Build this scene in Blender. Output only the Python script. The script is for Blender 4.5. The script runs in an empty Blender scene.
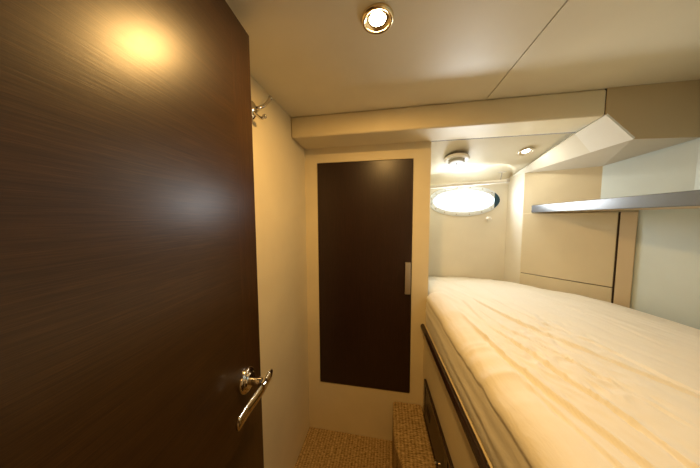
import bpy, bmesh, math, random
from mathutils import Vector, Matrix, noise
random.seed(7)
H = 1.461                      # eye height above the cabin floor
sc = bpy.context.scene
COL = sc.collection

# ------------------------------------------------------------------ helpers
def V(p): return Vector((p[0], p[1], p[2] + H))      # z is given from eye height

def mesh_obj(name, bm, m, parent=None, smooth=False, bevel=0, seg=2, sharp=35):
    bmesh.ops.recalc_face_normals(bm, faces=bm.faces)
    me = bpy.data.meshes.new(name); bm.to_mesh(me); bm.free()
    o = bpy.data.objects.new(name, me); COL.objects.link(o)
    for mm in (m if isinstance(m, (list, tuple)) else [m]): me.materials.append(mm)
    if smooth:
        for p in me.polygons: p.use_smooth = True
        try: me.set_sharp_from_angle(angle=math.radians(sharp))
        except Exception: pass
    if bevel:
        b = o.modifiers.new('bevel', 'BEVEL'); b.width = bevel; b.segments = seg; b.limit_method = 'ANGLE'
        b.angle_limit = math.radians(30)
    if parent:
        o.parent = parent; o.matrix_parent_inverse = parent.matrix_basis.inverted()
    return o

def empty(name, loc, label, cat, group=None):
    o = bpy.data.objects.new(name, None); COL.objects.link(o); o.location = V(loc)
    o.empty_display_size = .05
    o['label'] = label; o['category'] = cat
    if group: o['group'] = group
    return o
def tag(o, label, cat): o['label'] = label; o['category'] = cat; return o
def struct(o, label=None, cat=None):
    o['kind'] = 'structure'
    if label: o['label'] = label
    if cat: o['category'] = cat
    return o

def prism(bm, pts, z0, z1):
    """pts: xy polygon; z0,z1 numbers or per-point lists"""
    n = len(pts)
    a = z0 if isinstance(z0, (list, tuple)) else [z0]*n
    b = z1 if isinstance(z1, (list, tuple)) else [z1]*n
    lo = [bm.verts.new(V((p[0], p[1], a[i]))) for i, p in enumerate(pts)]
    hi = [bm.verts.new(V((p[0], p[1], b[i]))) for i, p in enumerate(pts)]
    bm.faces.new(lo[::-1]); bm.faces.new(hi)
    for i in range(n):
        j = (i+1) % n; bm.faces.new((lo[i], lo[j], hi[j], hi[i]))
def box(bm, x0, x1, y0, y1, z0, z1):
    prism(bm, [(x0, y0), (x1, y0), (x1, y1), (x0, y1)], z0, z1)
def slab(bm, quad, off):
    """thick sheet: polygon of 3D points + offset vector"""
    off = Vector(off)
    a = [bm.verts.new(V(p)) for p in quad]; b = [bm.verts.new(V(p)+off) for p in quad]
    n = len(quad)
    bm.faces.new(a); bm.faces.new(b[::-1])
    for i in range(n):
        j = (i+1) % n; bm.faces.new((a[i], a[j], b[j], b[i]))
def wall_line(bm, A, B, z0, z1, t, off0=0):
    """vertical slab along A->B, thickness t to the left of the direction"""
    A = Vector(A); B = Vector(B); d = (B-A).normalized(); n = Vector((-d.y, d.x))
    a, b = A+n*off0, B+n*off0
    prism(bm, [a, b, b+n*t, a+n*t], z0, z1)
def lathe(bm, prof, c, M=None, seg=40, sx=1, sy=1):
    """prof: list of (r, z) revolved about local z; M 3x3 orientation; c centre (eye-based)"""
    c = V(c); M = M or Matrix.Identity(3); rings = []
    for r, z in prof:
        if r < 1e-6: rings.append([bm.verts.new(c + M @ Vector((0, 0, z)))])
        else: rings.append([bm.verts.new(c + M @ Vector((r*sx*math.cos(2*math.pi*k/seg), r*sy*math.sin(2*math.pi*k/seg), z))) for k in range(seg)])
    for a, b in zip(rings, rings[1:]):
        for k in range(seg):
            l = (k+1) % seg
            if len(a) == 1 and len(b) == 1: continue
            if len(a) == 1: bm.faces.new((a[0], b[k], b[l]))
            elif len(b) == 1: bm.faces.new((a[k], a[l], b[0]))
            else: bm.faces.new((a[k], a[l], b[l], b[k]))
def tube(bm, pts, radii, seg=14, sx=1.0, up=Vector((0, 0, 1)), cap=True):
    """swept round/oval tube through eye-based points; sx squashes along 'up'-perp"""
    P = [V(p) for p in pts]; rings = []
    for i, p in enumerate(P):
        t = (P[min(i+1, len(P)-1)] - P[max(i-1, 0)]).normalized()
        s = t.cross(up)
        if s.length < 1e-4: s = t.cross(Vector((1, 0, 0)))
        s.normalize(); u = s.cross(t).normalized(); r = radii[i] if isinstance(radii, (list, tuple)) else radii
        rings.append([bm.verts.new(p + s*(r*sx*math.cos(2*math.pi*k/seg)) + u*(r*math.sin(2*math.pi*k/seg))) for k in range(seg)])
    for a, b in zip(rings, rings[1:]):
        for k in range(seg): bm.faces.new((a[k], a[(k+1) % seg], b[(k+1) % seg], b[k]))
    if cap: bm.faces.new(rings[0][::-1]); bm.faces.new(rings[-1])
def bez(pts, n=16):
    """Catmull-Rom through pts"""
    P = [Vector(p) for p in pts]; P = [2*P[0]-P[1]] + P + [2*P[-1]-P[-2]]; out = []
    for i in range(1, len(P)-2):
        a, b, c, d = P[i-1:i+3]
        for k in range(n):
            t = k/n
            out.append(.5*((2*b)+(c-a)*t+(2*a-5*b+4*c-d)*t*t+(3*b-a-3*c+d)*t**3))
    out.append(P[-2]); return out

# ---------------------------------------------------------------- materials
def new_mat(name):
    m = bpy.data.materials.new(name); m.use_nodes = True
    nt = m.node_tree; return m, nt, nt.nodes['Principled BSDF']
def N(nt, t, **k):
    n = nt.nodes.new(t)
    for a, b in k.items():
        if a in n.inputs.keys(): n.inputs[a].default_value = b
        else: setattr(n, a, b)
    return n
def coords(nt, scale=(1, 1, 1), rot=(0, 0, 0)):
    tc = N(nt, 'ShaderNodeTexCoord'); mp = N(nt, 'ShaderNodeMapping')
    mp.inputs['Scale'].default_value = scale; mp.inputs['Rotation'].default_value = rot
    nt.links.new(tc.outputs['Object'], mp.inputs['Vector']); return mp.outputs['Vector']
def ramp(nt, fac, stops):
    r = N(nt, 'ShaderNodeValToRGB'); e = r.color_ramp.elements
    e[0].position, e[0].color = stops[0][0], (*stops[0][1], 1)
    e[1].position, e[1].color = stops[-1][0], (*stops[-1][1], 1)
    for p, c in stops[1:-1]:
        x = e.new(p); x.color = (*c, 1)
    nt.links.new(fac, r.inputs['Fac']); return r.outputs['Color']
def bump(nt, b, h, strength, dist):
    n = N(nt, 'ShaderNodeBump', Strength=strength, Distance=dist)
    nt.links.new(h, n.inputs['Height']); nt.links.new(n.outputs['Normal'], b.inputs['Normal']); return n

def vinyl(name, col, rough=.5, spec=.35, scale=260):
    m, nt, b = new_mat(name)
    v = coords(nt); n = N(nt, 'ShaderNodeTexNoise', Scale=scale, Detail=2.0); nt.links.new(v, n.inputs['Vector'])
    n2 = N(nt, 'ShaderNodeTexNoise', Scale=5.0, Detail=3.0); nt.links.new(v, n2.inputs['Vector'])
    c0 = tuple(x*.955 for x in col); c1 = tuple(min(1, x*1.03) for x in col)
    nt.links.new(ramp(nt, n2.outputs['Fac'], [(.3, c0), (.7, c1)]), b.inputs['Base Color'])
    b.inputs['Roughness'].default_value = rough; b.inputs['Specular IOR Level'].default_value = spec
    bump(nt, b, n.outputs['Fac'], .18, .0006); return m
def plain(name, col, rough=.5, metal=0, spec=.5):
    m, nt, b = new_mat(name)
    v = coords(nt); n = N(nt, 'ShaderNodeTexNoise', Scale=40.0, Detail=2.0); nt.links.new(v, n.inputs['Vector'])
    nt.links.new(ramp(nt, n.outputs['Fac'], [(.3, tuple(x*.95 for x in col)), (.7, col)]), b.inputs['Base Color'])
    b.inputs['Roughness'].default_value = rough; b.inputs['Metallic'].default_value = metal
    b.inputs['Specular IOR Level'].default_value = spec; return m
def wood(name, dark, light, rough, scale, rot=(0, 0, 0), spec=.5, bs=.25, fine=1.0):
    """scale: stretch of the grain noise, small along the grain"""
    m, nt, b = new_mat(name)
    v = coords(nt, scale, rot)
    n = N(nt, 'ShaderNodeTexNoise', Scale=1.0*fine, Detail=6.0, Roughness=.65, Distortion=.3); nt.links.new(v, n.inputs['Vector'])
    n2 = N(nt, 'ShaderNodeTexNoise', Scale=3.7*fine, Detail=3.0); nt.links.new(v, n2.inputs['Vector'])
    mx = N(nt, 'ShaderNodeMath', operation='MULTIPLY'); nt.links.new(n.outputs['Fac'], mx.inputs[0]); nt.links.new(n2.outputs['Fac'], mx.inputs[1])
    nt.links.new(ramp(nt, mx.outputs[0], [(.12, dark), (.28, tuple((a+c)/2 for a, c in zip(dark, light))), (.42, light)]), b.inputs['Base Color'])
    b.inputs['Roughness'].default_value = rough; b.inputs['Specular IOR Level'].default_value = spec
    bump(nt, b, mx.outputs[0], bs, .0012); return m

CREAM = vinyl('cream_wall_vinyl', (.76, .665, .45))
CEIL = vinyl('ceiling_vinyl', (.74, .68, .52), rough=.42, spec=.4)
HEAD = vinyl('header_vinyl', (.70, .61, .41), rough=.5, spec=.4)
HULL = vinyl('hull_lining', (.62, .71, .71), rough=.38, spec=.5)  # pale blue-grey puts a cool daylight sheen into the base colour
PANEL = vinyl('panel_vinyl', (.68, .61, .44), rough=.42)
SOFF = vinyl('soffit_vinyl', (.64, .60, .50), rough=.4)
GUSS = vinyl('gusset_daylit', (.80, .80, .74), rough=.4)  # whiter than the vinyl around it: daylight put into the colour
DARKGAP = plain('dark_joint', (.05, .03, .015), .8)
DOORW = wood('dark_door_veneer', (.020, .0085, .002), (.055, .025, .0065), .31, (45, 4, 230), spec=.40, bs=.16)
STILE = wood('dark_stile_veneer', (.020, .0085, .002), (.062, .027, .007), .30, (150, 150, 6), spec=.42, bs=.25)
WARD = wood('wardrobe_veneer', (.016, .0065, .004), (.034, .014, .009), .33, (120, 60, 6), spec=.45, bs=.12)
RAILW = wood('dark_rail_wood', (.012, .006, .004), (.04, .018, .01), .22, (100, 5, 100), spec=.6, bs=.1)
DRAWW = wood('drawer_wood', (.018, .008, .004), (.045, .020, .008), .34, (120, 6, 120), spec=.5, bs=.15)
SHELF = plain('shelf_fascia', (.085, .095, .11), .25, 0, .7)
SHELFT = plain('shelf_board', (.55, .44, .30), .5)
CHROME = plain('chrome', (.72, .68, .62), .12, 1)
SATIN = plain('satin_steel', (.62, .58, .53), .38, 1)
BRASSY = plain('polished_bezel', (.80, .66, .42), .22, 1)
WHITE = plain('white_plastic', (.82, .80, .74), .4)
GREYW = plain('grey_plastic', (.46, .47, .42), .45)
PAINT = plain('white_metal_daylit', (.84, .90, .95), .3)  # bluish white: window light spill put into the flange colour
TEAL = plain('teal_rubber', (.01, .05, .085), .5)

def carpet():
    m, nt, b = new_mat('woven_carpet')
    v = coords(nt, (.45, 2.2, 1))
    w1 = N(nt, 'ShaderNodeTexWave', Scale=38.0, Distortion=2.2, Detail=2.0); w1.bands_direction = 'X'
    w1.inputs['Detail Scale'].default_value = 3
    w2 = N(nt, 'ShaderNodeTexWave', Scale=75.0, Distortion=2.5, Detail=2.0); w2.bands_direction = 'Y'
    n = N(nt, 'ShaderNodeTexNoise', Scale=95.0, Detail=4.0, Roughness=.7)
    for q in (w1, w2, n): nt.links.new(v, q.inputs['Vector'])
    a = N(nt, 'ShaderNodeMath', operation='MULTIPLY_ADD'); nt.links.new(w1.outputs['Fac'], a.inputs[0]); a.inputs[1].default_value = .10; nt.links.new(n.outputs['Fac'], a.inputs[2])
    c = N(nt, 'ShaderNodeMath', operation='MULTIPLY_ADD'); nt.links.new(w2.outputs['Fac'], c.inputs[0]); c.inputs[1].default_value = .14; nt.links.new(a.outputs[0], c.inputs[2])
    nt.links.new(ramp(nt, c.outputs[0], [(.42, (.12, .070, .024)), (.60, (.38, .25, .10)), (.80, (.72, .52, .24))]), b.inputs['Base Color'])
    b.inputs['Roughness'].default_value = .95; b.inputs['Specular IOR Level'].default_value = .1
    bump(nt, b, c.outputs[0], .8, .004); return m
CARPET = carpet()

def sheet():
    m, nt, b = new_mat('cream_cotton_sheet')
    v = coords(nt, (1, .35, 1), (0, 0, math.radians(12)))
    n = N(nt, 'ShaderNodeTexNoise', Scale=22.0, Detail=5.0, Roughness=.6, Distortion=.6); nt.links.new(v, n.inputs['Vector'])
    f = N(nt, 'ShaderNodeTexNoise', Scale=600.0, Detail=1.0); nt.links.new(v, f.inputs['Vector'])
    b.inputs['Base Color'].default_value = (.88, .855, .755, 1)
    b.inputs['Roughness'].default_value = .75; b.inputs['Specular IOR Level'].default_value = .25
    b.inputs['Sheen Weight'].default_value = .15
    b1 = bump(nt, b, n.outputs['Fac'], .35, .008)
    b2 = N(nt, 'ShaderNodeBump', Strength=.15, Distance=.0004); nt.links.new(f.outputs['Fac'], b2.inputs['Height'])
    nt.links.new(b1.outputs['Normal'], b2.inputs['Normal']); nt.links.new(b2.outputs['Normal'], b.inputs['Normal'])
    return m
SHEET = sheet()
def emit(name, col, s):
    m = bpy.data.materials.new(name); m.use_nodes = True; nt = m.node_tree; nt.nodes.clear()
    e = N(nt, 'ShaderNodeEmission'); e.inputs['Color'].default_value = (*col, 1); e.inputs['Strength'].default_value = s
    o = N(nt, 'ShaderNodeOutputMaterial'); nt.links.new(e.outputs[0], o.inputs[0]); return m
BULB = emit('lit_lamp_lens', (1, .80, .45), 60)
BULB2 = emit('lit_small_lens', (1, .93, .78), 9)
def glass():
    m = bpy.data.materials.new('porthole_glass'); m.use_nodes = True; nt = m.node_tree; nt.nodes.clear()
    t = N(nt, 'ShaderNodeBsdfTransparent'); g = N(nt, 'ShaderNodeBsdfGlossy', Roughness=.03)
    fr = N(nt, 'ShaderNodeFresnel', IOR=1.45); mx = N(nt, 'ShaderNodeMixShader'); o = N(nt, 'ShaderNodeOutputMaterial')
    t.inputs['Color'].default_value = (.93, .97, .97, 1)
    nt.links.new(fr.outputs[0], mx.inputs[0]); nt.links.new(t.outputs[0], mx.inputs[1]); nt.links.new(g.outputs[0], mx.inputs[2])
    nt.links.new(mx.outputs[0], o.inputs[0]); return m
GLASS = glass()

# ------------------------------------------------------------------ geometry constants (metres, z from eye height)
XL = -.533; D = 1.35; ZF = -1.461; ZC = .558; YH = 1.152
XR = .2425                                # right end of the wardrobe bulkhead
bedx = lambda y: .222 + .058*(D - y)      # inboard side of the berth, slightly splayed

# floor
bm = bmesh.new(); box(bm, XL-.05, 1.45, -1.25, 1.9, ZF-.05, ZF); struct(mesh_obj('floor', bm, CARPET))
# ceiling: two vinyl panels with an open joint, dark backing above
bm = bmesh.new(); box(bm, XL-.05, .4475, -1.25, YH+.22, ZC, ZC+.012)
struct(mesh_obj('ceiling', bm, CEIL))
bm = bmesh.new(); box(bm, .451, 1.45, -1.25, YH+.22, ZC, ZC+.012)
struct(mesh_obj('ceiling.001', bm, CEIL))
bm = bmesh.new(); box(bm, XL-.05, 1.45, -1.25, 1.9, ZC+.013, ZC+.04)
struct(mesh_obj('ceiling.002', bm, DARKGAP))
# left wall
bm = bmesh.new(); box(bm, XL-.05, XL, -1.25, 1.9, ZF, ZC+.012); struct(mesh_obj('wall_left', bm, CREAM))
# wardrobe bulkhead with cut-out for the door (door is nearly flush)
cx0, cx1, cz0, cz1 = -.448, .142, -1.111, .352
bm = bmesh.new()
for x0, x1, z0, z1 in ((XL, cx0-.003, ZF, ZC), (cx1+.003, XR, ZF, ZC), (cx0-.003, cx1+.003, ZF, cz0-.003), (cx0-.003, cx1+.003, cz1+.003, ZC)):
    box(bm, x0, x1, D, D+.03, z0, z1)
bmesh.ops.remove_doubles(bm, verts=bm.verts, dist=1e-5)
struct(mesh_obj('wall_back', bm, CREAM))
bm = bmesh.new(); box(bm, XL, XR, D+.031, D+.05, ZF, ZC); struct(mesh_obj('wall_back.001', bm, DARKGAP))
bm = bmesh.new(); box(bm, XR-.02, XR, D+.03, 1.83, ZF, ZC); struct(mesh_obj('wall_alcove_left', bm, CREAM))
# small carpet strip joint shadow: baseboard at the back wall foot is absent in this cabin

# header beam: cross-section in y-z, left length
def header(name, x0, x1, m, bev):
    bm = bmesh.new()
    prism(bm, [(x0, YH), (x1, YH), (x1+.12, D+.001), (x0, D+.001)], .4455, ZC)
    return struct(mesh_obj(name, bm, m, smooth=True, bevel=bev, seg=4))
header('trim_1', XL, .9245, HEAD, .010)
bm = bmesh.new(); box(bm, .9215, .9285, YH+.0035, YH+.03, .452, ZC); struct(mesh_obj('trim_7', bm, DARKGAP))  # dark filler added behind the crack so no alcove light leaks through
# right header piece, deeper, with the slanted cut end
bm = bmesh.new()
for y in (YH-.001, YH+.02):
    pass
front = [(.9265, .4455), (.9265, ZC), (1.40, ZC), (1.40, .325), (1.033, .337)]
f = [bm.verts.new(V((x, YH-.002, z))) for x, z in front]; k = [bm.verts.new(V((x, YH+.003, z))) for x, z in front]
bm.faces.new(f); bm.faces.new(k[::-1])
for i in range(5): bm.faces.new((f[i], f[(i+1) % 5], k[(i+1) % 5], k[i]))
struct(mesh_obj('trim_2', bm, vinyl('header_shaded_vinyl', (.50, .39, .225), rough=.5), bevel=.002))  # darker copy of the header vinyl, its unlit look put into the colour
# sealing block above header right
# gusset plate
G1, G2, G3, G4 = (.926, YH-.003, .4450), (1.033, YH-.003, .3360), (.995, 1.300, .3265), (.912, 1.285, .4165)
bm = bmesh.new(); slab(bm, [G1, G2, G3, G4], (.02, .003, .02)); struct(mesh_obj('trim_3', bm, GUSS))
# sloping cove strip running aft->forward between alcove ceiling and soffit
bm = bmesh.new(); slab(bm, [G4, G3, (.902, 1.658, .302), (.868, 1.80, .289)], (.025, 0, .025)); struct(mesh_obj('trim_4', bm, vinyl('strip_vinyl', (.74, .72, .62), rough=.42)))
# soffit above the shelf
bm = bmesh.new()
slab(bm, [(1.033, YH+.001, .3365), (1.40, YH+.001, .330), (1.40, 1.20, .318), (1.145, 1.415, .280)], (0, 0, .02))
slab(bm, [(1.033, YH+.001, .3365), (1.145, 1.415, .280), G3], (0, 0, .02))
slab(bm, [G3, (1.145, 1.415, .280), (.902, 1.658, .302)], (0, 0, .02))
slab(bm, [(1.145, 1.415, .280), (1.40, 1.20, .318), (1.40, 1.70, .29), (.95, 1.70, .30), (.902, 1.658, .302)], (0, 0, .02))
struct(mesh_obj('trim_5', bm, SOFF))

# alcove ceiling: slopes down toward the porthole and rolls into a shallow scoop
P = lambda y: .443 - .33*(y - D)
def scoop(x):
    pts = [(.20, 1.73), (.35, 1.70), (.46, 1.665), (.575, 1.642), (.66, 1.62), (.73, 1.609), (.80, 1.625), (.86, 1.70), (.90, 1.8), (1.0, 1.82)]
    for (a, b), (c, d) in zip(pts, pts[1:]):
        if x <= c:
            t = (x-a)/(c-a); t = max(0, min(1, t)); return b+(d-b)*t
    return 1.82
bm = bmesh.new(); nx, ny = 70, 60; g = []
for i in range(nx+1):
    x = .2 + (.79)*i/nx; r = []
    for j in range(ny+1):
        y = D - .002 + (1.81-D)*j/ny; z = P(y); e = scoop(x)
        if y > e: 
            t = max(0, min(1, (y-e)/max(1.80-e, .01))); z += (.034*math.sin(math.pi*min(1, t*1.0))**.8 - .040*t**1.5) * max(0, min(1, (1.80-e)/.08))
        r.append(bm.verts.new(V((x, y, z))))
    g.append(r)
for i in range(nx):
    for j in range(ny): bm.faces.new((g[i][j], g[i+1][j], g[i+1][j+1], g[i][j+1]))
struct(mesh_obj('ceiling.003', bm, CEIL, smooth=True, sharp=60))

# porthole wall with elliptical opening
PC = (.563, 1.80, .133); PA, PB = .216, .081
bm = bmesh.new(); seg = 64; wx0, wx1, wz0, wz1 = .21, .96, ZF, .40
def rect_pt(a):
    c, s = math.cos(a), math.sin(a)
    tx = ((wx1-PC[0]) if c > 0 else (PC[0]-wx0))/max(abs(c), 1e-9); tz = ((wz1-PC[2]) if s > 0 else (PC[2]-wz0))/max(abs(s), 1e-9)
    t = min(tx, tz); return (PC[0]+c*t, PC[2]+s*t)
angs = sorted([2*math.pi*k/seg for k in range(seg)] + [math.atan2(z-PC[2], x-PC[0]) % (2*math.pi) for x in (wx0, wx1) for z in (wz0, wz1)])
inn, out, inb = [], [], []
for a in angs:
    x, z = rect_pt(a); out.append(bm.verts.new(V((x, 1.80, z))))
    d = Vector((math.cos(a)/PA, math.sin(a)/PB)).length
    ex, ez = PC[0]+math.cos(a)/d, PC[2]+math.sin(a)/d
    inn.append(bm.verts.new(V((ex, 1.80, ez)))); inb.append(bm.verts.new(V((ex, 1.85, ez))))
outb = [bm.verts.new(v.co + Vector((0, .05, 0))) for v in out]
n = len(angs)
for i in range(n):
    j = (i+1) % n
    bm.faces.new((out[i], out[j], inn[j], inn[i])); bm.faces.new((inn[i], inn[j], inb[j], inb[i]))
    bm.faces.new((outb[i], inb[i], inb[j], outb[j])); bm.faces.new((out[i], outb[i], outb[j], out[j]))
struct(mesh_obj('wall_alcove', bm, vinyl('alcove_vinyl', (.80, .76, .64))))
bm = bmesh.new(); prism(bm, [(.902, 1.658), (.870, 1.81), (.96, 1.81), (.96, 1.66)], ZF, .31)
struct(mesh_obj('wall_alcove_right', bm, vinyl('alcove_side_vinyl', (.80, .77, .67)), bevel=.004))
# angled wall behind the locker
A45 = Vector((.9035, 1.6575)); B45 = Vector((1.237, 1.323)); d45 = (B45-A45).normalized(); n45 = Vector((-d45.y, d45.x))*-1   # n45 faces the cabin
if n45.x > 0: n45 = -n45
bm = bmesh.new()
prism(bm, [A45, B45+d45*.03, B45+d45*.03-n45*.05, A45-n45*.05], ZF, .34)
struct(mesh_obj('wall_corner', bm, PANEL))
# hull side, upper and lower (upper leans in further and rests on the shelf)
def wallpath(bm, pts, z0, z1, t):
    P2 = [Vector(p) for p in pts]; outp = []
    for i, p in enumerate(P2):
        d = (P2[min(i+1, len(P2)-1)]-P2[max(i-1, 0)]).normalized(); outp.append(p+Vector((-d.y, d.x))*t)
    for a, b, c, d in zip(P2, P2[1:], outp[1:], outp): prism(bm, [a, b, c, d], z0, z1)
bm = bmesh.new(); wallpath(bm, [(1.145, 1.415), (1.27, 1.16), (1.315, .9), (1.33, .4), (1.33, -1.25)], .052, ZC+.012, .08)
struct(mesh_obj('wall_right', bm, HULL))
bm = bmesh.new(); wallpath(bm, [(1.237, 1.323), (1.300, 1.12), (1.33, .85), (1.335, -1.25)], ZF, .052, .08)
struct(mesh_obj('wall_right.001', bm, HULL))
# front partition with doorway, passage behind it
bm = bmesh.new()
box(bm, XL, -.375, -.13, -.09, ZF, ZC); box(bm, .33, 1.40, -.13, -.09, ZF, ZC); box(bm, -.375, .33, -.13, -.09, .535, ZC)
struct(mesh_obj('wall_front', bm, CREAM))
bm = bmesh.new(); box(bm, XL-.05, 1.45, -1.3, -1.25, ZF, ZC); struct(mesh_obj('wall_passage', bm, CREAM))

# ------------------------------------------------------------------ cabin door (open against the left side)
th = math.radians(4.5); HX, HY = -.402, .604
dd = Vector((math.sin(th), -math.cos(th)))          # from the free edge towards the hinge
dn = Vector((math.cos(th), math.sin(th)))           # face normal towards the cabin
W = .66; ZT = .5297; T = .035
def dpt(s, o): return Vector((HX, HY)) + dd*s + dn*o
def dprism(bm, s0, s1, o0, o1, z0, z1): prism(bm, [dpt(s0, o0), dpt(s1, o0), dpt(s1, o1), dpt(s0, o1)], z0, z1)
door = empty('cabin_door', (*dpt(W, -T/2), -1.44), 'large dark wood cabin door standing open at the left with a chrome lever handle', 'door')
bm = bmesh.new(); dprism(bm, .085, W, -T, 0, -1.44, ZT); mesh_obj('door_panel', bm, DOORW, door)
bm = bmesh.new(); dprism(bm, 0, .085, -T, 0, -1.44, ZT); so = mesh_obj('edge_stile', bm, STILE, door)
so['label'] = 'vertical grain strip along the free edge of the door'
for hz in (-1.2, -.4, .3):
    bm = bmesh.new(); lathe(bm, [(0, -.04), (.007, -.04), (.007, .04), (0, .04)], (*dpt(W+.006, -T*.5), hz), seg=16)
    mesh_obj('hinge', bm, SATIN, door, smooth=True)
# lever set
lz = -.455
hc = dpt(.081, 0)                                    # rosette centre on the face
Mx = Matrix(((0, 0, dn.x), (1, 0, dn.y), (0, 1, 0)))
Mx = Matrix.Identity(3)
zax = Vector((dn.x, dn.y, 0)); xax = Vector((dd.x, dd.y, 0)); yax = zax.cross(xax)
Mx = Matrix((xax, yax, zax)).transposed()
hd = bpy.data.objects.new('lever_handle', None)
bm = bmesh.new(); lathe(bm, [(0, .0), (.0345, 0), (.0345, .005), (.0325, .0085), (.0305, .0095), (.024, .0095), (.0235, .013), (.0205, .016), (0, .016)], (hc.x, hc.y, lz-.002), Mx, 40)
ros = mesh_obj('rosette', bm, CHROME, door, smooth=True); ros['label'] = 'round chrome rosette'
a0 = dpt(.078, .012); a1 = dpt(.078, .050)
bm = bmesh.new()
nk = []
for s_, o_ in ((.081, .012), (.080, .030), (.077, .044), (.082, .054), (.098, .055)):
    q = dpt(s_, o_); nk.append((q.x, q.y, lz-.004))
tube(bm, bez(nk, 5), .0105, 18)
cur = []
for s_, o_, z in ((.036, .057, lz-.002), (.055, .056, lz-.008), (.085, .055, lz-.014), (.12, .052, lz-.018), (.155, .049, lz-.019), (.186, .050, lz-.018), (.197, .050, lz-.017)):
    q = dpt(s_, o_); cur.append((q.x, q.y, z))
cur = bez(cur, 6); nC = len(cur)
rad = [.0165*min(1, .25+.75*(i_+1)/6, .75+.25*(nC-i_)/3) for i_ in range(nC)]
tube(bm, cur, rad, 20, sx=.36)
lev = mesh_obj('lever', bm, CHROME, door, smooth=True, sharp=60); lev['label'] = 'bowed chrome lever'
bpy.data.objects.remove(hd)

# door frame trim on the partition
bm = bmesh.new(); box(bm, -.375, -.363, -.15, -.07, ZF, .535); box(bm, .318, .33, -.15, -.07, ZF, .535); box(bm, -.363, .318, -.15, -.07, .532, .544)
struct(mesh_obj('trim_6', bm, RAILW))

# ------------------------------------------------------------------ wardrobe door
ward = empty('wardrobe', (-.153, D, ZF), 'flush dark wood wardrobe door set into the tan back bulkhead', 'wardrobe')
bm = bmesh.new(); box(bm, cx0, cx1, D-.004, D+.016, cz0, cz1); mesh_obj('door', bm, WARD, ward, bevel=.0015)
bm = bmesh.new()
hx0, hx1, hz0, hz1 = .104, .136, -.462, -.266
box(bm, hx0, hx1, D-.022, D-.017, hz0, hz1)
box(bm, hx0, hx1, D-.018, D-.0035, hz0, hz0+.012); box(bm, hx0, hx1, D-.018, D-.0035, hz1-.012, hz1)
bmesh.ops.remove_doubles(bm, verts=bm.verts, dist=1e-6)
ho = mesh_obj('handle', bm, SATIN, ward, bevel=.0012); ho['label'] = 'flat brushed metal pull'
# ------------------------------------------------------------------ carpeted step beside the berth
bm = bmesh.new()
st = [(.040, D-.001), (.036, 1.25), (.037, 1.15), (.050, 1.05), (.079, .965), (.115, .86), (.16, .70), (.22, .52), (bedx(.45)-.004, .45), (bedx(D)-.004, D-.001)]
prism(bm, st, ZF+.001, -1.174)
tag(mesh_obj('step', bm, CARPET, smooth=True, bevel=.014, seg=4, sharp=30), 'beige carpeted step block between the floor and the berth side', 'step')

# ------------------------------------------------------------------ berth base
base = empty('berth_base', (.6, .6, ZF), 'built-in cream berth base with dark rail and dark drawers under the mattress', 'bed base')
y0, y1 = -.085, D-.002
bm = bmesh.new()
prism(bm, [(bedx(y0), y0), (bedx(y1), y1), (bedx(y1)+.02, y1), (bedx(y0)+.02, y0)], ZF+.001, -.66)
mesh_obj('side_panel', bm, CREAM, base)
bm = bmesh.new()
prism(bm, [(bedx(y0)+.021, y0), (bedx(y1)+.021, y1), (XR+.004, D+.003), (XR+.004, 1.79), (.865, 1.79), (.88, 1.65), (1.20, 1.325), (1.27, 1.10), (1.325, .8), (1.325, y0)], -.70, -.655)
mesh_obj('mattress_board', bm, CREAM, base)
bm = bmesh.new()
tube(bm, [(bedx(y)-.007, y, -.664) for y in (y0, .3, .7, 1.0, y1)], .0165, 16, sx=.8)
mesh_obj('rail', bm, RAILW, base, smooth=True, sharp=60)
# dark drawer bank under the rail
def side(bm, ya, yb, z0, z1, o0, o1):
    prism(bm, [(bedx(ya)-o0, ya), (bedx(yb)-o0, yb), (bedx(yb)-o1, yb), (bedx(ya)-o1, ya)], z0, z1)
bm = bmesh.new()
fy0, fy1, fz0, fz1 = -.05, 1.262, -1.172, -.938
side(bm, fy0, fy1, fz1-.022, fz1, 0, .013); side(bm, fy0, fy1, fz0, fz0+.02, 0, .013)
for a, b in ((fy1-.03, fy1), (.845, .875), (.42, .45), (fy0, fy0+.03)): side(bm, a, b, fz0+.02, fz1-.022, 0, .013)
mesh_obj('drawer_frame', bm, RAILW, base, bevel=.002)
for a, b in ((.878, 1.229), (.453, .842), (-.017, .417)):
    bm = bmesh.new(); side(bm, a, b, fz0+.023, fz1-.025, .001, .010); dr = mesh_obj('drawer', bm, DRAWW, base, bevel=.002)
    bm = bmesh.new(); m_ = b-.075; side(bm, m_-.035, m_+.035, -1.075, -1.030, .0095, .0125); f_ = mesh_obj('finger_pull', bm, DARKGAP, dr, bevel=.001)
    bm = bmesh.new(); ky = a+.06; Mk = Matrix(((0, 0, -1), (0, 1, 0), (1, 0, 0)))
    lathe(bm, [(0, 0), (.006, 0), (.005, .010), (.011, .014), (.012, .020), (.008, .025), (0, .026)], (bedx(ky)-.009, ky, -1.085), Mk, 20)
    k_ = mesh_obj('knob', bm, CHROME, dr, smooth=True); k_['label'] = 'round chrome knob'

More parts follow.
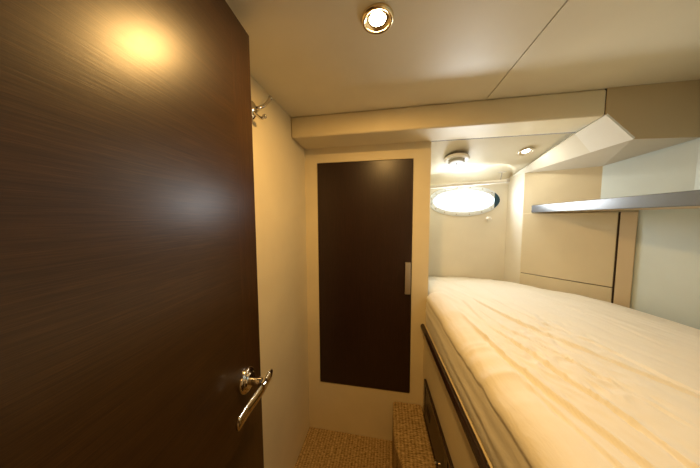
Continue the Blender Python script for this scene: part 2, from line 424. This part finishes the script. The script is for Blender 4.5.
# ------------------------------------------------------------------ mattress in a fitted sheet
FOLDS = [
 ([(.455, 1.25), (.469, 1.184), (.549, .989), (.637, .807), (.696, .705), (.742, .628), (.80, .50)], .008, .013),
 ([(.392, 1.213), (.406, .922), (.449, .775), (.471, .659), (.509, .545), (.523, .457), (.545, .30)], .0085, .012),
 ([(.285, 1.50), (.300, 1.25), (.335, .99), (.362, .724), (.396, .581), (.433, .485), (.453, .432), (.49, .25)], .008, .014),
 ([(.672, 1.077), (.695, .918), (.729, .796), (.742, .696), (.76, .61), (.79, .45)], .006, .012),
 ([(.55, 1.25), (.60, 1.10), (.66, .95), (.72, .86)], .004, .012),
 ([(.825, 1.285), (.912, 1.087), (.935, .884)], .004, .016),
 ([(.43, 1.10), (.46, .93), (.52, .80), (.56, .70), (.60, .60), (.63, .50)], .005, .010),
 ([(.33, .80), (.345, .66), (.37, .55), (.40, .42), (.43, .2)], .006, .011),
 ([(.305, .70), (.318, .55), (.34, .42), (.37, .2)], .005, .010),
]
def segdist(x, y, line):
    best = 9; sg = 1; tt = 0; n = len(line)-1
    for i in range(n):
        ax, ay = line[i]; bx, by = line[i+1]; dx, dy = bx-ax, by-ay; L = dx*dx+dy*dy
        t = max(0, min(1, ((x-ax)*dx+(y-ay)*dy)/L)); px, py = ax+dx*t, ay+dy*t
        q = math.hypot(x-px, y-py)
        if q < best:
            best = q; sg = 1 if dx*(y-ay)-dy*(x-ax) > 0 else -1; tt = (i+t)/n
    return best*sg, tt
def sm(a, b, x):
    t = max(0, min(1, (x-a)/(b-a))); return t*t*(3-2*t)
def xright(y):
    if y > 1.655: return .882 - (y-1.655)*.18
    if y > 1.325: return 2.536 - y
    if y > 1.12: return 1.211 + (1.325-y)*.31
    return min(1.318, 1.2745 + (1.12-y)*.12)
def xleft(y):
    e = bedx(y) + .006
    return max(e, XR+.006) if y > 1.335 else e
ZM = -.435; ZB = -.649
def top(x, y):
    z = ZM
    for line, amp, w in FOLDS:
        if abs(y - line[0][1]) > 2: continue
        d, t = segdist(x, y, line)
        w *= .72
        if abs(d) < 4*w:
            a = amp*math.sin(math.pi*min(1, max(0, t*.9+.05)))**.6 if 0 < t < 1 else 0
            a *= .75+.5*noise.noise(Vector((x*6, y*6, 3)))
            z += 1.35*a*(math.exp(-((d-w*.55)/(w*.62))**2) - 1.0*math.exp(-((d+w*.55)/(w*.62))**2))
    # long soft tension waves following the folds, and small crumples
    c = math.cos(math.radians(17)); s = math.sin(math.radians(17))
    u = x*c + y*s; v = -x*s + y*c
    z += .0055*noise.noise(Vector((u*14, v*2.2, 0)))
    z += .0022*noise.noise(Vector((u*45, v*6, 5)))
    cr = math.exp(-((x-.48)**2+(y-.72)**2)/.035) + .8*math.exp(-((x-.62)**2+(y-.95)**2)/.02)
    z += .015*cr*(.35-abs(noise.noise(Vector((x*38+y*6, y*20, 9)))))
    z += .0025*(.3-abs(noise.noise(Vector((u*26, v*4, 12)))))
    z += .006*noise.noise(Vector((x*2.5, y*2.5, 1)))
    # the sheet falls away towards the porthole end
    z -= .030*sm(1.60, 1.79, y)
    return z
bm = bmesh.new(); rows = []
NY, NT, NS = 300, 210, 22; Rr = .055; Rx = .085
for j in range(NY+1):
    y = -.07 + (1.79+.07)*j/NY
    xl, xr = xleft(y), xright(y); row = []
    # left side, bottom to top with horizontal pull folds
    zt = top(xl+Rx, y)
    for k in range(NS):
        t = k/NS; z = ZB + (zt-Rr-ZB)*t
        bl = .010*math.sin(math.pi*t)
        wv = (.0015*math.sin(t*15+1.1*noise.noise(Vector((y*1.2, t*2, 4)))*3) + .0016*noise.noise(Vector((t*7+y*1.6, y*2.0, 2))))*math.sin(math.pi*min(1, t*1.05))
        row.append((xl - bl*.6 + .004 - wv, y, z))
    for k in range(15):
        a = math.pi/2*k/14
        row.append((xl+Rx-Rx*math.cos(a)-.0, y, zt-Rr+Rr*math.sin(a) + .0015*noise.noise(Vector((a*6, y*3, 8)))))
    for k in range(1, NT+1):
        t = k/NT; x = xl+Rx + (xr-.02-xl-Rx)*t
        z = top(x, y) - .030*sm(xr-.09, xr-.01, x)
        row.append((x, y, z))
    z = row[-1][2]
    row += [(xr-.008, y, z-.010), (xr-.002, y, z-.03), (xr-.002, y, ZB)]
    rows.append([bm.verts.new(V(p)) for p in row])
for a, b in zip(rows, rows[1:]):
    for k in range(len(a)-1): bm.faces.new((a[k], a[k+1], b[k+1], b[k]))
bm.faces.new(rows[0]); bm.faces.new(rows[-1][::-1])
for a, b in zip(rows, rows[1:]): bm.faces.new((a[0], b[0], b[-1], a[-1]))
tag(mesh_obj('mattress', bm, SHEET, smooth=True, sharp=80), 'wide berth mattress covered by a creased cream fitted sheet', 'mattress')

# ------------------------------------------------------------------ locker on the angled wall
lock = empty('locker', (*(A45+(B45-A45)*.5), -.50), 'cream flush locker panel in the angled corner below the shelf', 'cupboard')
L45 = (B45-A45).length
def lp(bm, s0, s1, o0, o1, z0, z1):
    a, b = A45+d45*s0, A45+d45*s1
    prism(bm, [a+n45*o0, b+n45*o0, b+n45*o1, a+n45*o1], z0, z1)
sg = L45*(1.1955-.9035)/(1.237-.9035)
bm = bmesh.new(); lp(bm, .004, sg-.004, .0005, .014, -.372, .030); mesh_obj('door', bm, PANEL, lock, bevel=.003)
bm = bmesh.new(); lp(bm, .004, sg-.004, .0005, .014, -.50, -.3765); mesh_obj('lower_panel', bm, PANEL, lock, bevel=.003)
bm = bmesh.new(); lp(bm, sg-.004, sg+.0035, .0005, .004, -.50, .030); mesh_obj('joint_strip', bm, DARKGAP, lock)  # dark strips laid in the open joints to deepen their shade
bm = bmesh.new(); lp(bm, .006, sg-.004, .0005, .003, -.3765, -.372); mesh_obj('joint_strip', bm, DARKGAP, lock)
bm = bmesh.new(); lp(bm, sg+.0035, L45-.001, .0005, .012, -.50, .030); mesh_obj('side_strip', bm, vinyl('locker_strip', (.66, .56, .40)), lock, bevel=.002)

# ------------------------------------------------------------------ shelf
shelf = empty('shelf', (1.1, .9, .03), 'long open shelf with a dark glossy front edge along the hull side', 'shelf')
sx = .930
bm = bmesh.new()
prism(bm, [(sx+.012, .02), (1.329, .02), (1.329, .4), (1.312, .9), (1.268, 1.155), (1.144, 1.412), (.972, 1.584), (sx+.012, 1.612)], .037, .0525)
mesh_obj('shelf_board', bm, SHELFT, shelf)
bm = bmesh.new()
prism(bm, [(sx, .02), (sx+.012, .02), (sx+.012, 1.612), (sx+.006, 1.621), (sx, 1.620)], .035, .084)
mesh_obj('fascia', bm, SHELF, shelf, smooth=True, bevel=.004, seg=3)

# ------------------------------------------------------------------ porthole parts
port = empty('porthole', (PC[0], 1.80, PC[2]), 'oval porthole with a white screwed flange, daylight showing through', 'porthole')
port['kind'] = 'structure'
Mp = Matrix(((1, 0, 0), (0, 0, 1), (0, -1, 0))).transposed()
Mp = Matrix(((1, 0, 0), (0, 0, -1), (0, 1, 0)))      # local z points to -y (cabin)
bm = bmesh.new()
def ell(prof, seg=72):
    rings = []
    for (a, b, y) in prof: rings.append([bm.verts.new(V((PC[0]+a*math.cos(2*math.pi*k/seg), y, PC[2]+b*math.sin(2*math.pi*k/seg)))) for k in range(seg)])
    for p, q in zip(rings, rings[1:]):
        for k in range(seg): bm.faces.new((p[k], p[(k+1) % seg], q[(k+1) % seg], q[k]))
ell([(PA+.004, PB+.003, 1.798), (PA+.042, PB+.037, 1.799), (PA+.042, PB+.037, 1.794), (PA+.037, PB+.032, 1.788), (PA+.003, PB+.003, 1.787), (PA-.003, PB-.003, 1.792), (PA-.004, PB-.004, 1.835), (PA+.004, PB+.003, 1.835)])
mesh_obj('flange', bm, PAINT, port, smooth=True, sharp=50)
bm = bmesh.new(); ell([(PA-.004, PB-.004, 1.828), (.0001, .0001, 1.828)]); mesh_obj('glass', bm, GLASS, port)
# seal crescent at the right end
bm = bmesh.new(); o_, i_ = [], []
for k in range(25):
    a = math.radians(-31 + 62*k/24)
    o_.append((PC[0]+(PA+.036)*math.cos(a), PC[2]+(PB+.030)*math.sin(a))); w_ = .036*math.cos(math.radians(-90+180*k/24)) + .001
    i_.append((o_[-1][0]-w_, o_[-1][1]))
vo = [bm.verts.new(V((x, 1.7868, z))) for x, z in o_]; vi = [bm.verts.new(V((x, 1.7868, z))) for x, z in i_]
vo2 = [bm.verts.new(V((x, 1.7835, z))) for x, z in o_]; vi2 = [bm.verts.new(V((x, 1.7835, z))) for x, z in i_]
for k in range(24):
    for p, q in ((vo, vi), (vi, vi2), (vi2, vo2), (vo2, vo)): bm.faces.new((p[k], p[k+1], q[k+1], q[k]))
mesh_obj('seal', bm, TEAL, port)
bm = bmesh.new(); box(bm, .4015, .4045, 1.822, 1.826, PC[2]-.066, PC[2]+.066); mesh_obj('glazing_bar', bm, GREYW, port)
for k in range(16):
    a = 2*math.pi*(k+.5)/16; x, z = PC[0]+(PA+.022)*math.cos(a), PC[2]+(PB+.022)*math.sin(a)
    if x > .78 and abs(z-PC[2]) < .06: continue
    bm = bmesh.new(); lathe(bm, [(0, .0), (.0052, 0), (.0046, .0022), (0, .003)], (x, 1.7878, z), Mp, 12)
    mesh_obj('screw', bm, SATIN, port, smooth=True)
# small white knob below the porthole
bm = bmesh.new(); lathe(bm, [(0, 0), (.011, 0), (.010, .012), (.017, .017), (.018, .030), (.012, .038), (0, .039)], (.739, 1.799, -.006), Mp, 20)
tag(mesh_obj('wall_knob', bm, WHITE, smooth=True), 'small round white knob on the wall below the porthole', 'knob')
# white rod with brackets above the porthole
rod = empty('curtain_rod', (.56, 1.68, .24), 'thin white rod hung on a bracket just above the porthole', 'curtain rod')
bm = bmesh.new(); tube(bm, [(.246, 1.68, .226), (.808, 1.68, .2570)], .0125, 18); mesh_obj('rod', bm, WHITE, rod, smooth=True, sharp=50)
for bx in (.764,):
    bm = bmesh.new(); tube(bm, [(bx, 1.68, .256), (bx, 1.66, .315)], .0045, 10); box(bm, bx-.020, bx+.020, 1.645, 1.675, .312, .316)
    br = mesh_obj('bracket', bm, SATIN, rod)
bm = bmesh.new(); lathe(bm, [(0, 0), (.017, 0), (.017, .012), (.013, .018), (0, .018)], (.800, 1.68, .2565), Matrix(((0, 0, 1), (0, 1, 0), (-1, 0, 0))), 20)
mesh_obj('end_cap', bm, SATIN, rod, smooth=True)

# ------------------------------------------------------------------ smoke detector on the sloping alcove ceiling
sl = math.atan(-.33); Rs = Matrix.Rotation(sl, 3, 'X')
Ms = Rs @ Matrix(((1, 0, 0), (0, -1, 0), (0, 0, -1)))
dx, dy = .425, 1.50; dz = P(dy)-.007
Mc = Ms; Ms = Matrix.Rotation(-.285, 3, 'Z') @ Matrix.Rotation(-.20, 3, 'X') @ Matrix(((1, 0, 0), (0, -1, 0), (0, 0, -1)))
det = empty('smoke_detector', (dx, dy, dz), 'round white smoke detector on the alcove ceiling', 'smoke detector')
bm = bmesh.new(); lathe(bm, [(0, .0005), (.070, .0005), (.070, .004), (.066, .0065), (0, .0065)], (dx, dy, dz), Ms, 40); mesh_obj('mount_plate', bm, plain('mount_dark', (.10, .075, .04), .6), det, smooth=True)
bm = bmesh.new(); lathe(bm, [(.0, .006), (.073, .006), (.0745, .012), (.070, .020), (.060, .024), (.056, .024), (.054, .021), (0, .021)], (dx, dy, dz), Ms, 48); mesh_obj('housing', bm, WHITE, det, smooth=True)
bm = bmesh.new(); lathe(bm, [(0, .021), (.047, .021), (.047, .034), (.041, .040), (0, .042)], (dx, dy, dz), Ms, 40); cap = mesh_obj('cover', bm, GREYW, det, smooth=True)
bm = bmesh.new()
o3 = V((dx, dy, dz)); q = []
for (a, b, c) in ((-.0022, -.012, .0405), (.0022, -.012, .0405), (.0022, .012, .0405), (-.0022, .012, .0405), (-.0022, -.012, .0428), (.0022, -.012, .0428), (.0022, .012, .0428), (-.0022, .012, .0428)):
    q.append(bm.verts.new(o3 + Ms @ Vector((a, b, c))))
for fidx in ((0, 1, 2, 3), (4, 5, 6, 7), (0, 1, 5, 4), (1, 2, 6, 5), (2, 3, 7, 6), (3, 0, 4, 7)): bm.faces.new([q[i] for i in fidx])
mesh_obj('slot', bm, DARKGAP, cap)

# ------------------------------------------------------------------ downlights
def downlight(loc, R, M, label, bez_m, lens_m, lensr, depth):
    e = empty('downlight', loc, label, 'ceiling light', None)
    bm = bmesh.new(); lathe(bm, [(R*.80, .0004), (R, .0004), (R, .004), (R*.96, .008), (R*.88, .0095), (R*.80, .0085), (R*.78, .006), (R*.80, .0004)], loc, M, 48); mesh_obj('bezel', bm, bez_m, e, smooth=True, sharp=60)
    bm = bmesh.new(); lathe(bm, [(R*.79, .0062), (R*.70, .0035), (lensr, depth), (lensr*.9, depth)], loc, M, 48); mesh_obj('reflector', bm, bez_m, e, smooth=True)
    bm = bmesh.new(); lathe(bm, [(0, .003), (lensr*.6, .0028), (lensr, .0012)], loc, M, 40); mesh_obj('lens', bm, lens_m, e, smooth=True)
    return e
LX, LY = -.034, .648
Md = Matrix(((1, 0, 0), (0, -1, 0), (0, 0, -1)))
downlight((LX, LY, ZC), .045, Md, 'bright round downlight with a brassy ring on the main ceiling', BRASSY, BULB, .025, .0015)
L2 = (.805, 1.482); 
downlight((L2[0], L2[1], P(L2[1])), .040, Mc, 'small lit downlight on the sloping alcove ceiling above the bed', plain('pale_bezel', (.62, .55, .42), .3, 1), BULB2, .023, .0015)

# ------------------------------------------------------------------ coat hook on the left wall
hook = empty('coat_hook', (XL, .800, .43), 'chrome double coat hook on the cream wall beside the open door', 'coat hook')
bm = bmesh.new(); Mh = Matrix(((0, 0, 1), (0, 1, 0), (-1, 0, 0)))
lathe(bm, [(0, 0), (.036, 0), (.035, .005), (.026, .013), (.013, .018), (0, .019)], (XL+.0005, .800, .428), Mh, 32, 1, .6)
mesh_obj('base_plate', bm, CHROME, hook, smooth=True)
bm = bmesh.new(); c1 = bez([(XL+.010, .797, .436), (-.505, .805, .436), (-.492, .822, .452), (-.484, .838, .475), (-.480, .850, .493)], 6)
tube(bm, [tuple(p) for p in c1], .0062, 12)
mesh_obj('upper_arm', bm, CHROME, hook, smooth=True, sharp=60)
bm = bmesh.new(); c2 = bez([(XL+.010, .795, .418), (-.505, .793, .402), (-.490, .796, .392), (-.480, .801, .398)], 6)
tube(bm, [tuple(p) for p in c2], .0058, 12)
mesh_obj('lower_arm', bm, CHROME, hook, smooth=True, sharp=60)
for p in ((-.480, .851, .495), (-.479, .802, .400)):
    bm = bmesh.new(); lathe(bm, [(0, -.0085)]+[(.0085*math.sin(a*math.pi/10), -.0085*math.cos(a*math.pi/10)) for a in range(1, 10)]+[(0, .0085)], p, None, 16)
    mesh_obj('ball_tip', bm, CHROME, hook, smooth=True)

# ------------------------------------------------------------------ lights
def area(name, loc, rot, size, energy, col, shape='DISK', sy=None, spread=None):
    l = bpy.data.lights.new(name, 'AREA'); l.shape = shape; l.size = size; l.energy = energy; l.color = col
    if sy: l.size_y = sy
    if spread: l.spread = spread
    o = bpy.data.objects.new(name, l); COL.objects.link(o); o.location = V(loc); o.rotation_euler = rot; return o
area('main_downlight_lamp', (LX, LY, ZC-.012), (0, 0, 0), .055, 8.2, (1, .57, .175))
area('alcove_downlight_lamp', (L2[0], L2[1], P(L2[1])-.014), (-math.atan(.33), 0, 0), .05, .8, (1, .88, .68))
# daylight through the porthole
area('porthole_daylight', (PC[0], 1.815, PC[2]), (math.radians(90), 0, math.pi), .42, 5.2, (.92, .97, 1), 'ELLIPSE', .17)
# added fills: warm light from the passage, cool light aimed at the hull side
area('passage_fill', (.0, -.7, ZC-.02), (0, 0, 0), .3, 2.7, (1, .50, .12))
area('hull_cool_fill', (1.10, .30, ZC-.01), (0, 0, 0), .35, 1.5, (.62, .86, 1), 'RECTANGLE', .35)

w = bpy.data.worlds.new('overcast_sky'); sc.world = w; w.use_nodes = True
bg = w.node_tree.nodes['Background']; bg.inputs['Color'].default_value = (.93, .97, 1, 1); bg.inputs['Strength'].default_value = 4.0

# ------------------------------------------------------------------ camera
F = Vector((-.17375, .98228, -.07039)); yaw = math.radians(10.0313); pit = math.radians(4.0364); rol = math.radians(-.226)
F = Vector((-math.sin(yaw)*math.cos(pit), math.cos(yaw)*math.cos(pit), -math.sin(pit)))
R = Vector((math.cos(yaw), math.sin(yaw), 0)); U = R.cross(F)
R2 = R*math.cos(rol)+U*math.sin(rol); U2 = -R*math.sin(rol)+U*math.cos(rol)
cam = bpy.data.cameras.new('camera'); co = bpy.data.objects.new('camera', cam); COL.objects.link(co)
M = Matrix((R2, U2, -F)).transposed().to_4x4(); M.translation = V((0, 0, 0)); co.matrix_world = M
cam.sensor_width = 36; cam.lens = 215.85*36/700; cam.clip_start = .01
sc.camera = co
sc.view_settings.view_transform = 'Standard'; sc.view_settings.look = 'None'; sc.view_settings.gamma = 1
sc.view_settings.use_curve_mapping = False
sc.view_settings.exposure = 0.05
